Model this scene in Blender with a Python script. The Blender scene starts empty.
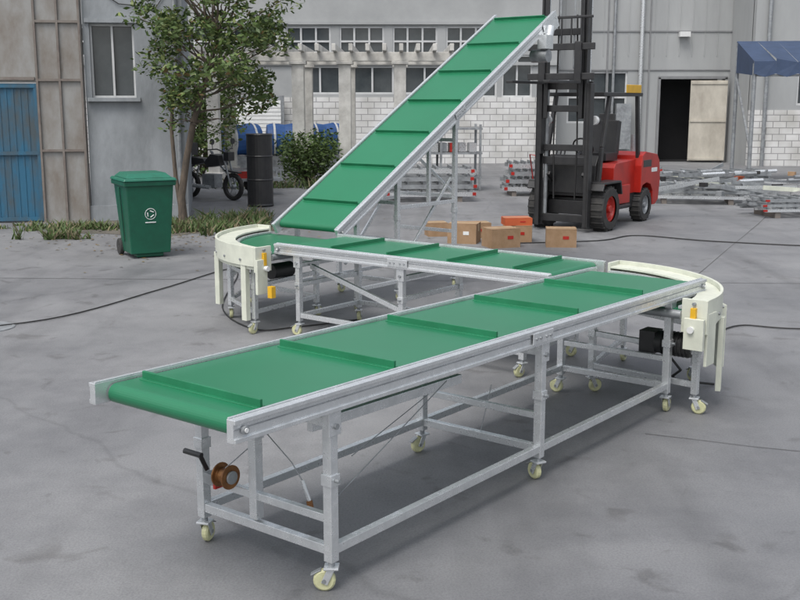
import bpy, bmesh, math, random
from mathutils import Vector, Matrix
R=random.Random(7)
sc=bpy.context.scene
sc.view_settings.view_transform='Standard'; sc.view_settings.look='None'; sc.view_settings.exposure=0

# ---------------------------------------------------------------- materials
def mat(name, col, rough=.6, metal=0., col2=None, scale=4., amt=.5, bump=0., bscale=40., stretch=(1,1,1), lo=.35, hi=.65, spec=.5, rvar=0.):
    m=bpy.data.materials.new(name); m.use_nodes=True
    nt=m.node_tree; b=nt.nodes['Principled BSDF']
    b.inputs['Roughness'].default_value=rough; b.inputs['Metallic'].default_value=metal
    b.inputs['Specular IOR Level'].default_value=spec
    if col2 is None: col2=tuple(c*(1-.35*amt) for c in col)
    tc=nt.nodes.new('ShaderNodeTexCoord'); mp=nt.nodes.new('ShaderNodeMapping'); mp.inputs['Scale'].default_value=stretch
    nt.links.new(tc.outputs['Object'],mp.inputs['Vector'])
    n=nt.nodes.new('ShaderNodeTexNoise'); n.inputs['Scale'].default_value=scale; n.inputs['Detail'].default_value=6; n.inputs['Roughness'].default_value=.65
    nt.links.new(mp.outputs['Vector'],n.inputs['Vector'])
    r=nt.nodes.new('ShaderNodeValToRGB'); r.color_ramp.elements[0].position=lo; r.color_ramp.elements[1].position=hi
    r.color_ramp.elements[0].color=(*col2,1); r.color_ramp.elements[1].color=(*col,1)
    nt.links.new(n.outputs['Fac'],r.inputs['Fac']); nt.links.new(r.outputs['Color'],b.inputs['Base Color'])
    if rvar>0:
        mr=nt.nodes.new('ShaderNodeMapRange'); mr.inputs['From Min'].default_value=.3; mr.inputs['From Max'].default_value=.7
        mr.inputs['To Min'].default_value=rough+rvar; mr.inputs['To Max'].default_value=max(.05,rough-rvar)
        nt.links.new(n.outputs['Fac'],mr.inputs['Value']); nt.links.new(mr.outputs['Result'],b.inputs['Roughness'])
    if bump>0:
        n2=nt.nodes.new('ShaderNodeTexNoise'); n2.inputs['Scale'].default_value=bscale; n2.inputs['Detail'].default_value=4
        nt.links.new(mp.outputs['Vector'],n2.inputs['Vector'])
        bp=nt.nodes.new('ShaderNodeBump'); bp.inputs['Strength'].default_value=bump; bp.inputs['Distance'].default_value=.01
        nt.links.new(n2.outputs['Fac'],bp.inputs['Height']); nt.links.new(bp.outputs['Normal'],b.inputs['Normal'])
    return m

STEEL=mat('galvanised_steel',(.70,.72,.73),.30,.65,(.58,.60,.61),22,rvar=.08)
STEELD=mat('dull_steel',(.36,.38,.39),.48,.5,(.22,.23,.24),7,bump=.2)
BELT=mat('green_pvc_belt',(.012,.158,.072),.36,0,(.011,.140,.063),.9,spec=.55)
CLEAT=mat('green_cleat',(.016,.175,.080),.38,0,(.012,.14,.062),5)
CREAM=mat('cream_paint',(.62,.64,.54),.4,0,(.50,.52,.44),5,rvar=.06)
CASTER=mat('caster_nylon',(.58,.58,.34),.45,0,(.42,.42,.25),16)
CASTG=mat('caster_green',(.10,.42,.10),.45)
BLACK=mat('black_paint',(.018,.018,.02),.4,0,(.03,.03,.03),6)
RUBBER=mat('rubber',(.022,.022,.023),.8,0,(.045,.043,.04),8,bump=.3)
RED=mat('red_paint',(.42,.02,.012),.35,0,(.30,.014,.01),4)
YEL=mat('yellow_paint',(.70,.40,.02),.45)
COPPER=mat('winch_copper',(.30,.14,.05),.4,.6,(.16,.07,.03),20)
CARD=mat('cardboard',(.34,.22,.13),.8,0,(.27,.17,.09),6,bump=.1)
TAPE=mat('tape',(.50,.39,.24),.35)
ORG=mat('orange_box',(.50,.10,.03),.6)
WHITE=mat('white_plastic',(.70,.71,.70),.5,0,(.6,.61,.6),6)
BINM=mat('bin_green_plastic',(.006,.100,.055),.42,0,(.006,.075,.043),5,bump=.1)
BINL=mat('bin_lid_plastic',(.014,.14,.09),.45,0,(.012,.11,.068),6)
BLUET=mat('blue_tarp',(.03,.12,.36),.5,0,(.02,.08,.25),3,bump=.5,bscale=8)
BLUEN=mat('dark_blue_canopy',(.035,.06,.12),.7,0,(.025,.045,.09),3,bump=.5,bscale=8)
BLUED=mat('blue_door_paint',(.02,.11,.19),.6,0,(.055,.075,.085),2.5,bump=.3,bscale=20,stretch=(1,1,.4),lo=.38,hi=.6)
RUST=mat('weathered_panel',(.275,.275,.265),.65,0,(.17,.145,.12),1.7,bump=.25,bscale=12,stretch=(1.2,1.2,.6),lo=.33,hi=.60)
RUSTF=mat('rust_frame',(.15,.125,.11),.8,0,(.2,.18,.16),5,bump=.3)
PLAST=mat('grey_render_wall',(.285,.305,.32),.85,0,(.19,.205,.215),1.5,bump=.6,bscale=18,stretch=(1,1,.5),lo=.34,hi=.60)
PLAST2=mat('far_wall_render',(.36,.37,.37),.85,0,(.29,.30,.30),.6,bump=.3,bscale=8)
CLAD=mat('grey_cladding',(.35,.36,.36),.6,0,(.28,.29,.29),.9,stretch=(1,1,.25),lo=.3,hi=.65)
CLADT=mat('cladding_trim',(.22,.225,.23),.6)
GLASS=mat('window_glass',(.035,.045,.05),.12,0,(.08,.09,.095),.7,spec=.8)
FRAMEW=mat('window_frame',(.55,.56,.56),.5)
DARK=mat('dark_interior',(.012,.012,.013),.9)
BEIGE=mat('beige_door',(.52,.49,.42),.6,0,(.36,.33,.28),2,stretch=(1,1,.5))
CONC=mat('pergola_concrete',(.66,.65,.61),.8,0,(.44,.43,.40),3,bump=.3)
BARK=mat('bark',(.13,.10,.075),.9,0,(.06,.05,.04),14,bump=.8,bscale=30,stretch=(1,1,.3))
LEAFS=[mat('leaf_a',(.095,.15,.035),.6,0,(.06,.10,.02),3),mat('leaf_b',(.05,.09,.02),.6),mat('leaf_c',(.16,.20,.06),.6),mat('leaf_d',(.15,.10,.035),.7)]
GRASS=mat('weed_green',(.08,.12,.035),.8); GRASS2=mat('weed_dry',(.20,.17,.10),.85)
DIRT=mat('dirt',(.12,.11,.09),.95,0,(.07,.065,.055),3,bump=.8,bscale=20)
LINE=mat('joint_seal',(.10,.10,.10),.9)
CABLE=mat('cable_black',(.02,.02,.02),.6)
SKY_B=mat('blue_plastic',(.05,.20,.42),.5)

def ground_mat():
    m=bpy.data.materials.new('concrete_yard'); m.use_nodes=True; nt=m.node_tree; N=nt.nodes; L=nt.links
    b=N['Principled BSDF']; g=N.new('ShaderNodeTexCoord')
    def noise(s,d=4,r=.6,st=(1,1,1),rot=0,dist=0):
        mp=N.new('ShaderNodeMapping'); mp.inputs['Scale'].default_value=st; mp.inputs['Rotation'].default_value=(0,0,rot)
        L.new(g.outputs['Object'],mp.inputs['Vector']); n=N.new('ShaderNodeTexNoise'); n.noise_dimensions='2D'; n.inputs['Scale'].default_value=s; n.inputs['Detail'].default_value=d; n.inputs['Roughness'].default_value=r; n.inputs['Distortion'].default_value=dist
        L.new(mp.outputs['Vector'],n.inputs['Vector']); return n.outputs['Fac']
    def ramp(f,p0,c0,p1,c1):
        r=N.new('ShaderNodeValToRGB'); r.color_ramp.elements[0].position=p0; r.color_ramp.elements[1].position=p1
        r.color_ramp.elements[0].color=(*c0,1); r.color_ramp.elements[1].color=(*c1,1); L.new(f,r.inputs['Fac']); return r.outputs['Color']
    def mul(a,c):
        x=N.new('ShaderNodeMix'); x.data_type='RGBA'; x.blend_type='MULTIPLY'; x.inputs[0].default_value=1; L.new(a,x.inputs[6]); L.new(c,x.inputs[7]); return x.outputs[2]
    big=noise(.35,6,.62,dist=.5)
    base=ramp(big,.3,(.160,.163,.170),.7,(.222,.225,.230))
    c=mul(base,ramp(noise(1.7,7,.72),.30,(.80,.80,.81),.58,(1,1,1)))
    c=mul(c,ramp(noise(90,2,.8),.3,(.80,.80,.81),.62,(1.05,1.05,1.04)))
    c=mul(c,ramp(noise(1.1,4,.6,(1,.10,1),.62),.34,(.82,.82,.82),.50,(1,1,1)))
    c=mul(c,ramp(noise(.9,4,.5,(1,.06,1),-.5),.34,(.84,.84,.84),.44,(1,1,1)))
    c=mul(c,ramp(noise(3.2,3,.6,dist=.4),.25,(.74,.73,.72),.37,(1,1,1)))
    nd=N.new('ShaderNodeTexNoise'); nd.inputs['Scale'].default_value=.9; nd.inputs['Detail'].default_value=5; L.new(g.outputs['Object'],nd.inputs['Vector'])
    va=N.new('ShaderNodeVectorMath'); va.operation='MULTIPLY_ADD'; va.inputs[1].default_value=(.8,.8,0); L.new(nd.outputs['Color'],va.inputs[0]); L.new(g.outputs['Object'],va.inputs[2])
    vo=N.new('ShaderNodeTexVoronoi'); vo.feature='DISTANCE_TO_EDGE'; vo.voronoi_dimensions='2D'; vo.inputs['Scale'].default_value=.12; L.new(va.outputs[0],vo.inputs['Vector'])
    c=mul(c,ramp(vo.outputs['Distance'],.0002,(.84,.84,.84),.0007,(1,1,1)))
    L.new(c,b.inputs['Base Color'])
    mr=N.new('ShaderNodeMapRange'); mr.inputs['From Min'].default_value=.3; mr.inputs['From Max'].default_value=.7; mr.inputs['To Min'].default_value=.5; mr.inputs['To Max'].default_value=.78
    L.new(big,mr.inputs['Value']); L.new(mr.outputs['Result'],b.inputs['Roughness']); b.inputs['Specular IOR Level'].default_value=.45
    bp=N.new('ShaderNodeBump'); bp.inputs['Strength'].default_value=.35; bp.inputs['Distance'].default_value=.004
    L.new(noise(60,4,.7),bp.inputs['Height']); L.new(bp.outputs['Normal'],b.inputs['Normal'])
    return m
GROUND=ground_mat()

def brick_mat():
    m=bpy.data.materials.new('white_brick'); m.use_nodes=True; nt=m.node_tree; N=nt.nodes; L=nt.links; b=N['Principled BSDF']
    g=N.new('ShaderNodeTexCoord'); s=N.new('ShaderNodeSeparateXYZ'); c=N.new('ShaderNodeCombineXYZ')
    L.new(g.outputs['Object'],s.inputs[0]); L.new(s.outputs['X'],c.inputs['X']); L.new(s.outputs['Z'],c.inputs['Y'])
    k=N.new('ShaderNodeTexBrick'); k.inputs['Scale'].default_value=1; k.inputs['Brick Width'].default_value=.42; k.inputs['Row Height'].default_value=.2
    k.inputs['Mortar Size'].default_value=.014; k.inputs['Color1'].default_value=(.66,.66,.65,1); k.inputs['Color2'].default_value=(.56,.56,.55,1); k.inputs['Mortar'].default_value=(.30,.30,.30,1)
    L.new(c.outputs[0],k.inputs['Vector'])
    n=N.new('ShaderNodeTexNoise'); n.inputs['Scale'].default_value=1.2; n.inputs['Detail'].default_value=5; L.new(g.outputs['Object'],n.inputs['Vector'])
    r=N.new('ShaderNodeValToRGB'); r.color_ramp.elements[0].position=.3; r.color_ramp.elements[0].color=(.70,.69,.66,1); r.color_ramp.elements[1].position=.6; r.color_ramp.elements[1].color=(1,1,1,1)
    L.new(n.outputs['Fac'],r.inputs['Fac'])
    x=N.new('ShaderNodeMix'); x.data_type='RGBA'; x.blend_type='MULTIPLY'; x.inputs[0].default_value=1; L.new(k.outputs['Color'],x.inputs[6]); L.new(r.outputs['Color'],x.inputs[7])
    L.new(x.outputs[2],b.inputs['Base Color']); b.inputs['Roughness'].default_value=.7
    return m
BRICK=brick_mat()

# ---------------------------------------------------------------- builder
class Obj:
    def __init__(s,name,M=None):
        s.name=name; s.M=M or Matrix.Identity(4); s.parts={}
    def add(s,part,m,vs,fs,smooth=False):
        p=s.parts.setdefault(part,([],[],[],[],[]))
        V,F,MI,MS,SM=p
        if m not in MS: MS.append(m)
        o=len(V); V.extend([tuple(v) for v in vs])
        for f in fs:
            F.append([i+o for i in f]); MI.append(MS.index(m)); SM.append(smooth)
    def box(s,part,m,c,size,rz=0,ry=0,rx=0,smooth=False):
        x,y,z=[a/2 for a in size]
        Mx=Matrix.Translation(c)@Matrix.Rotation(rz,4,'Z')@Matrix.Rotation(ry,4,'Y')@Matrix.Rotation(rx,4,'X')
        vs=[Mx@Vector((a*x,b*y,d*z)) for a in(-1,1) for b in(-1,1) for d in(-1,1)]
        s.add(part,m,vs,[(0,1,3,2),(4,6,7,5),(0,4,5,1),(2,3,7,6),(0,2,6,4),(1,5,7,3)])
    def beam(s,part,m,a,b,w,h,up=(0,0,1)):
        a=Vector(a);b=Vector(b);d=(b-a).normalized();u=Vector(up)
        if abs(d.dot(u))>.98:u=Vector((1,0,0))
        sd=d.cross(u).normalized(); u=sd.cross(d).normalized()
        vs=[]
        for p in(a,b):
            for i in(-1,1):
                for j in(-1,1): vs.append(p+sd*i*w/2+u*j*h/2)
        s.add(part,m,vs,[(0,1,3,2),(4,6,7,5),(0,4,5,1),(2,3,7,6),(0,2,6,4),(1,5,7,3)])
    def cyl(s,part,m,a,b,r,r2=None,n=14,cap=True):
        a=Vector(a);b=Vector(b);r2=r if r2 is None else r2
        d=(b-a).normalized();u=Vector((0,0,1)) if abs(d.z)<.95 else Vector((1,0,0))
        x=d.cross(u).normalized();y=d.cross(x)
        vs=[];
        for p,q in((a,r),(b,r2)):
            for i in range(n):
                t=2*math.pi*i/n; vs.append(p+x*q*math.cos(t)+y*q*math.sin(t))
        s.add(part,m,vs,[(i,(i+1)%n,n+(i+1)%n,n+i) for i in range(n)],smooth=True)
        if cap: s.add(part,m,vs,[tuple(range(n))[::-1],tuple(range(n,2*n))])
    def lathe(s,part,m,c,axis,prof,n=24):
        c=Vector(c);d=Vector(axis).normalized();u=Vector((0,0,1)) if abs(d.z)<.95 else Vector((1,0,0))
        x=d.cross(u).normalized();y=d.cross(x);vs=[]
        for r,o in prof:
            for i in range(n):
                t=2*math.pi*i/n; vs.append(c+d*o+x*r*math.cos(t)+y*r*math.sin(t))
        fs=[]
        for k in range(len(prof)-1):
            for i in range(n): fs.append((k*n+i,k*n+(i+1)%n,(k+1)*n+(i+1)%n,(k+1)*n+i))
        s.add(part,m,vs,fs,smooth=False)
    def tube(s,part,m,pts,r,n=8):
        pts=[Vector(p) for p in pts]
        rs=r if isinstance(r,(list,tuple)) else [r]*len(pts)
        vs=[]
        for i,p in enumerate(pts):
            d=(pts[min(i+1,len(pts)-1)]-pts[max(i-1,0)]).normalized()
            u=Vector((0,0,1)) if abs(d.z)<.9 else Vector((1,0,0))
            x=d.cross(u).normalized();y=d.cross(x)
            for k in range(n):
                t=2*math.pi*k/n; vs.append(p+(x*math.cos(t)+y*math.sin(t))*rs[i])
        fs=[(i*n+k,i*n+(k+1)%n,(i+1)*n+(k+1)%n,(i+1)*n+k) for i in range(len(pts)-1) for k in range(n)]
        s.add(part,m,vs,fs,smooth=True)
    def prism(s,part,m,poly,y0,y1):  # poly in x,z extruded along y
        n=len(poly); vs=[(x,y0,z) for x,z in poly]+[(x,y1,z) for x,z in poly]
        s.add(part,m,vs,[tuple(range(n)),tuple(range(n,2*n))[::-1]]+[(i,n+i,n+(i+1)%n,(i+1)%n) for i in range(n)])
    def arc(s,part,m,c,r0,r1,z0,z1,a0,a1,n=24):
        vs=[]
        for i in range(n+1):
            t=a0+(a1-a0)*i/n; q=(math.cos(t),math.sin(t))
            for r,z in((r0,z0),(r1,z0),(r1,z1),(r0,z1)): vs.append((c[0]+q[0]*r,c[1]+q[1]*r,z))
        fs=[(0,1,2,3),(4*n+3,4*n+2,4*n+1,4*n)]
        for i in range(n):
            for k in range(4): fs.append((4*i+k,4*i+4+k,4*i+4+(k+1)%4,4*i+(k+1)%4))
        s.add(part,m,vs,fs)
    def wall(s,part,m,x0,x1,z0,z1,y,t,ops=()):
        xs=sorted({x0,x1,*[min(max(v,x0),x1) for o in ops for v in o[:2]]}); zs=sorted({z0,z1,*[min(max(v,z0),z1) for o in ops for v in o[2:]]})
        for i in range(len(xs)-1):
            for j in range(len(zs)-1):
                cx=(xs[i]+xs[i+1])/2; cz=(zs[j]+zs[j+1])/2
                if any(o[0]<cx<o[1] and o[2]<cz<o[3] for o in ops): continue
                s.box(part,m,(cx,y+t/2,cz),(xs[i+1]-xs[i],t,zs[j+1]-zs[j]))
    def window(s,part,x0,x1,z0,z1,y,nx=2,nz=1,fm=None,fw=.06):
        fm=fm or FRAMEW
        s.box(part+'_glass',GLASS,((x0+x1)/2,y+.12,(z0+z1)/2),(x1-x0,.02,z1-z0))
        for i in range(nx+1):
            x=x0+(x1-x0)*i/nx; x=min(max(x,x0+fw/2),x1-fw/2)
            s.box(part+'_frame',fm,(x,y+.07,(z0+z1)/2),(fw,.06,z1-z0))
        for j in range(nz+1):
            z=z0+(z1-z0)*j/nz; z=min(max(z,z0+fw/2),z1-fw/2)
            s.box(part+'_frame',fm,((x0+x1)/2,y+.068,z),(x1-x0,.05,fw))
    def done(s,bevel=0):
        col=sc.collection
        def mk(nm,p):
            V,F,MI,MS,SM=p
            me=bpy.data.meshes.new(nm); me.from_pydata(V,[],F)
            for m in MS: me.materials.append(m)
            me.polygons.foreach_set('material_index',MI); me.polygons.foreach_set('use_smooth',SM)
            bm=bmesh.new(); bm.from_mesh(me)
            if len(F)<20000: bmesh.ops.recalc_face_normals(bm,faces=bm.faces)
            bm.to_mesh(me); bm.free(); me.update()
            o=bpy.data.objects.new(nm,me); col.objects.link(o)
            if bevel and nm not in('belt','curved_belt'):
                b=o.modifiers.new('bevel','BEVEL'); b.width=bevel; b.segments=2; b.limit_method='ANGLE'; b.angle_limit=math.radians(50)
            return o
        if len(s.parts)==1:
            o=mk(s.name,list(s.parts.values())[0]); o.matrix_world=s.M; return o
        e=bpy.data.objects.new(s.name,None); e.empty_display_size=.2; col.objects.link(e); e.matrix_world=s.M
        for k,p in s.parts.items():
            o=mk(k,p); o.parent=e
        return e

def TR(x,y,z=0,deg=0): return Matrix.Translation((x,y,z))@Matrix.Rotation(math.radians(deg),4,'Z')

# ---------------------------------------------------------------- ground
g=Obj('ground'); g.add('ground',GROUND,[(-200,-60,0),(200,-60,0),(200,260,0),(-200,260,0)],[(0,1,2,3)]); g.done()
YAW=51.82
M=TR(-.284,4.10,0,YAW)   # local x = run of the front conveyor, local y = to its left
jo=Obj('pavement_joints')
def strip(a,b,w=.018):
    a=Vector(a);b=Vector(b);d=(b-a).normalized();n=Vector((-d.y,d.x))*w/2
    K=14; L_=[];Rr=[]
    for i in range(K+1):
        p=a.lerp(b,i/K)+Vector((-d.y,d.x))*R.uniform(-.012,.012); q=R.uniform(.5,1.2)
        L_.append((p.x+n.x*q,p.y+n.y*q,.004)); Rr.append((p.x-n.x*q,p.y-n.y*q,.004))
    jo.add('pavement_joints',LINE,L_+Rr,[(i,i+1,K+2+i,K+1+i) for i in range(K)])
strip((-1.9,4.5),(-4.6,9.0),.010); strip((1.5,6.2),(5.5,4.6),.010); strip((-14,12.4),(16,11.2),.014); strip((-14,19.5),(20,18.2),.014); strip((2.9,11),(9,24),.014)
jo.done()

# ---------------------------------------------------------------- conveyor parts
def caster(o,x,y,ang=0,r=.047,wm=CASTER,top=.13):
    c,s_=math.cos(ang),math.sin(ang); ax=Vector((-s_,c,0)); off=Vector((c,s_,0))*.03
    p=Vector((x,y,0))+off
    o.lathe('caster_wheel',wm,p+Vector((0,0,r)),ax,[(0,-.016),(r-.008,-.016),(r,-.009),(r,.009),(r-.008,.016),(0,.016)],18)
    o.cyl('caster_hub',STEELD,p+Vector((0,0,r))-ax*.024,p+Vector((0,0,r))+ax*.024,.010)
    for k in(-1,1):
        q=p+ax*.021*k
        o.beam('caster_fork',STEEL,q+Vector((0,0,r-.012)),Vector((x,y,top-.028))+ax*.021*k,.004,.03,up=tuple(off.normalized()))
    o.box('caster_plate',STEEL,(x,y,top-.026),(.062,.062,.01),ang)
    o.cyl('caster_stem',STEELD,(x,y,top-.022),(x,y,top),.014)
    o.box('caster_brake',STEELD,p+Vector((c*.035,s_*.035,r+.035)),(.05,.03,.006),ang,.5)

def conveyor(o,x0,z0,x1,z1,W,cleats,railh=.09):
    dx,dz=x1-x0,z1-z0; L=math.hypot(dx,dz); d=Vector((dx/L,0,dz/L)); n=Vector((-dz/L,0,dx/L)); P0=Vector((x0,0,z0))
    up=tuple(n)
    def at(t,y,h): return P0+d*t+n*h+Vector((0,y,0))
    for side,y in((-1,.0),(1,W)):
        yc=y-side*.018
        o.beam('side_rail',STEEL,at(0,yc,-railh/2),at(L,yc,-railh/2),.034,railh,up)
        for h in(-.010,-railh+.010):
            o.beam('side_rail_lip',STEEL,at(.002,y+side*.003,h),at(L-.002,y+side*.003,h),.010,.018,up)
        o.beam('side_rail_lip',STEEL,at(.003,yc-side*.012,.003),at(L-.003,yc-side*.012,.003),.008,.006,up)
        o.beam('side_rail_groove',STEELD,at(.003,yc+side*.0175,-railh*.42),at(L-.003,yc+side*.0175,-railh*.42),.003,.006,up)
        for t in(.05,L-.05):
            o.cyl('bearing_bolt',STEELD,at(t,y+side*.001,-railh*.5),at(t,y+side*.016,-railh*.5),.016)
            o.cyl('bearing_bolt',WHITE,at(t,y+side*.012,-railh*.5),at(t,y+side*.02,-railh*.5),.009)
        t=L*.5+ .0
        o.beam('splice_plate',STEEL,at(t-.1,y+side*.010,-railh/2),at(t+.1,y+side*.010,-railh/2),.006,.06,up)
        for k in(-.07,-.03,.03,.07): o.cyl('splice_bolt',STEELD,at(t+k,y+side*.012,-railh/2),at(t+k,y+side*.02,-railh/2),.008,n=6)
    r=.041; a=math.atan2(dz,dx); prof=[]
    c0=at(.10,0,-.014-r); c1=at(L-.10,0,-.014-r)
    for i in range(15):
        t=a+math.pi/2+math.pi*i/14; prof.append((c0.x+r*math.cos(t),c0.z+r*math.sin(t)))
    for i in range(15):
        t=a-math.pi/2+math.pi*i/14; prof.append((c1.x+r*math.cos(t),c1.z+r*math.sin(t)))
    o.prism('belt',BELT,prof,.042,W-.042)
    for c in(c0,c1): o.cyl('end_drum',STEELD,(c.x,.036,c.z),(c.x,W-.036,c.z),r-.006)
    for t in cleats:
        ya,yb=.075,W-.075
        o.beam('cleat',CLEAT,at(t,ya,-.0125),at(t,yb,-.0125),.045,.007,up)
        o.beam('cleat',CLEAT,at(t,ya,.004),at(t,yb,.004),.014,.034,up)
    return at,L
def leg(o,x,y,side,ztop,z0=.13,w=.045,ang=0,wm=CASTER):
    o.box('leg',STEEL,(x,y,(z0+ztop)/2),(w,w,ztop-z0))
    o.box('leg_collar',STEEL,(x,y,z0+(ztop-z0)*.55),(w+.012,w+.012,.05))
    o.cyl('leg_knob',STEELD,(x,y+side*.03,z0+(ztop-z0)*.55),(x,y+side*.05,z0+(ztop-z0)*.55),.009,n=8)
    o.box('leg_bracket',STEEL,(x,y+side*(w/2+.004),ztop-.035),(.075,.007,.13))
    o.cyl('leg_bolt',STEELD,(x,y+side*(w/2+.004),ztop-.06),(x,y+side*(w/2+.02),ztop-.06),.013,n=6)
    caster(o,x,y,ang,wm=wm,top=z0)

# ---- front conveyor
c1=Obj('belt_conveyor',M@Matrix.Translation((0,-.035,0)))
W=.85
zr=lambda u:.869-.0116*u
conveyor(c1,-.555,zr(-.555),3.76,zr(3.76),W,[.215,1.03,1.85,2.68,3.50])
YL,YR=.79+.025,.035
angs=[2.2,.4,1.2,2.9,.1,1.7]; k=0
for u in(0,1.66,3.27):
    for y,sd in((YR,-1),(YL,1)):
        leg(c1,u,y,sd,zr(u)-.092,ang=angs[k]); k+=1
    c1.box('cross_bar',STEEL,(u,W/2,.18),(.036,YL-YR-.046,.04))
    c1.box('cross_bar',STEEL,(u,W/2,zr(u)-.14),(.036,YL-YR-.046,.04))
    c1.box('cross_bar',STEEL,(u,W/2,.315 if u<1 else .36),(.03,YL-YR-.046,.035))
for y in(YR,YL):
    for a,b in((.024,1.636),(1.684,3.246)):
        c1.box('bottom_rail',STEEL,((a+b)/2,y,.18),(b-a,.036,.04))
for y in(YR+.13,YL-.13):
    c1.beam('scissor_bar',STEEL,(.02,y,.68),(1.10,y,.66),.03,.045)
c1.beam('scissor_bar',STEEL,(1.68,YL-.13,.5),(3.25,YL-.13,.66),.03,.045)
c1.box('winch_post',STEEL,(-.002,.47,.46),(.045,.045,.50)); c1.box('winch_post',STEEL,(-.002,.47,.60),(.056,.056,.05))
c1.box('winch_bracket',RED,(-.045,.665,.35),(.05,.016,.07)); c1.box('winch_bracket',STEELD,(-.03,.71,.345),(.05,.08,.05))
c1.lathe('winch_drum',COPPER,(-.05,.61,.385),(0,1,0),[(0,-.035),(.055,-.035),(.055,-.028),(.035,-.026),(.035,.026),(.055,.028),(.055,.035),(0,.035)],24)
c1.lathe('winch_gear',STEELD,(-.05,.57,.385),(0,1,0),[(0,-.006),(.03,-.006),(.03,.004),(0,.004)],20)
c1.beam('winch_crank',BLACK,(-.05,.73,.385),(-.08,.74,.46),.012,.02); c1.cyl('winch_handle',BLACK,(-.08,.73,.46),(-.09,.83,.465),.013)
c1.tube('winch_cable',STEELD,[(-.05,.61,.42),(.05,.5,.55),(.12,.42,.70)],.003,6)
c1.tube('winch_cable',STEELD,[(.05,.50,.62),(.08,.33,.47),(.10,.26,.36)],.003,6)
c1.cyl('turnbuckle',STEEL,(.09,.28,.40),(.10,.25,.31),.009); c1.cyl('turnbuckle',COPPER,(.10,.25,.31),(.10,.24,.27),.014)
for a,b in(((.1,.2,.25),(.9,.1,.70)),((.9,.7,.20),(1.5,.6,.45)),((1.75,.4,.45),(1.68,.42,.2))): c1.tube('brace_cable',STEELD,[a,b],.003,6)
c1.done(.002)

# ---- curve conveyors
def curve(name,C,a0,a1,rin,rb,rr,zt,startdir,legs,wm):
    o=Obj(name,M)
    zb=zt-.08
    o.arc('curved_belt',BELT,C,rin,rb,zb-.06,zb,a0,a1,40)
    o.arc('outer_guard',CREAM,C,rr-.02,rr,zt-.17,zt,a0,a1,40)
    o.arc('outer_ledge',CREAM,C,rb+.003,rr-.021,zt-.045,zt-.03,a0,a1,40)
    o.arc('inner_lip',STEEL,C,rb-.035,rb+.002,zb+.002,zb+.022,a0,a1,40)
    o.arc('outer_lower_ring',CREAM,C,rb+.02,rr-.021,zt-.20,zt-.175,a0,a1,40)
    o.arc('inner_guard',CREAM,C,max(rin-.03,.01),rin-.002,zb-.08,zb+.012,a0,a1,12)
    for a,sg in((a0,-1),(a1,1)):
        q=Vector((math.cos(a),math.sin(a),0)); t=Vector((-q.y,q.x,0))*(sg*(1 if a1>a0 else -1))
        c=Vector((C[0],C[1],0))
        p=c+q*((rb+rr)/2)+t*.012
        o.beam('end_plate',CREAM,p+Vector((0,0,zt-.22)),p+Vector((0,0,zt-.002)),rr-rb,.022,up=tuple(t))
        o.cyl('end_roller',STEELD,c+q*(rin)+t*.02+Vector((0,0,zb-.03)),c+q*(rb)+t*.02+Vector((0,0,zb-.03)),.028)
        pp=p+t*.02
        o.box('yellow_block',YEL,pp+Vector((0,0,zt-.11)),(.035,.035,.11),a)
        o.cyl('bolt_head',STEELD,pp+Vector((0,0,zt-.03))-t*.01,pp+t*.012+Vector((0,0,zt-.03)),.012,n=6)
        o.cyl('white_knob',WHITE,pp+t*.0+Vector((0,0,zt-.19)),pp+t*.05+Vector((0,0,zt-.19)),.022)
    for (x,y) in legs:
        o.box('leg',STEEL,(x,y,(.13+zt-.16)/2),(.042,.042,zt-.16-.13)); caster(o,x,y,R.random()*6,wm=wm)
        o.box('leg_collar',STEEL,(x,y,.42),(.054,.054,.05))
    n=len(legs)
    for i in range(n):
        a,b=legs[i],legs[(i+1)%n]
        for z in(.19,.42 if i%2 else .5): o.beam('frame_bar',STEEL,(*a,z),(*b,z),.03,.036)
    return o
z2=.78
cr=curve('curved_belt_conveyor',(3.25,.95),math.radians(-90),0,.22,1.05,1.22,z2,1,[(3.36,-.16),(4.12,.16),(4.36,.85),(3.42,.62)],CASTER)
cr.box('drive_cover',CREAM,(3.20,-.20,.56),(.03,.13,.20)); cr.box('drive_cover',CREAM,(3.31,-.262,.52),(.13,.02,.34))
cr.cyl('motor',BLACK,(3.38,-.12,.44),(3.38,.12,.44),.075,n=20); cr.box('motor_gearbox',BLACK,(3.38,.17,.44),(.13,.11,.15))
for i in range(7): cr.cyl('motor_fins',BLACK,(3.38,-.1+i*.028,.44),(3.38,-.092+i*.028,.44),.083,n=20)
for i in range(7):
    a=math.radians(-80+i*12); cr.cyl('guard_bolt',STEELD,(3.25+1.218*math.cos(a),.95+1.218*math.sin(a),.66),(3.25+1.23*math.cos(a),.95+1.23*math.sin(a),.66),.011,n=8)
cr.box('skirt_leg',CREAM,(4.0,-.06,.40),(.05,.09,.44),math.radians(-50)); cr.box('skirt_leg',CREAM,(3.62,-.215,.36),(.07,.035,.50),math.radians(17))
cr.tube('motor_cable',CABLE,[(3.38,.05,.37),(3.45,-.02,.25),(3.6,.1,.16),(3.9,.2,.05),(4.1,.0,.012)],.009)
cr.done(.002)
cl=curve('curved_belt_conveyor',(4.45,3.75),math.radians(180),math.radians(90),.15,1.06,1.25,z2,1,[(3.30,3.85),(3.62,4.5),(4.30,4.88),(4.2,3.95)],CASTER)
cl.box('control_box',YEL,(3.26,3.60,.40),(.05,.05,.10)); cl.cyl('motor',BLACK,(3.6,3.95,.50),(3.85,3.95,.50),.07,n=20)
cl.box('drive_cover',CREAM,(3.26,3.72,.52),(.12,.03,.30))
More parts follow.
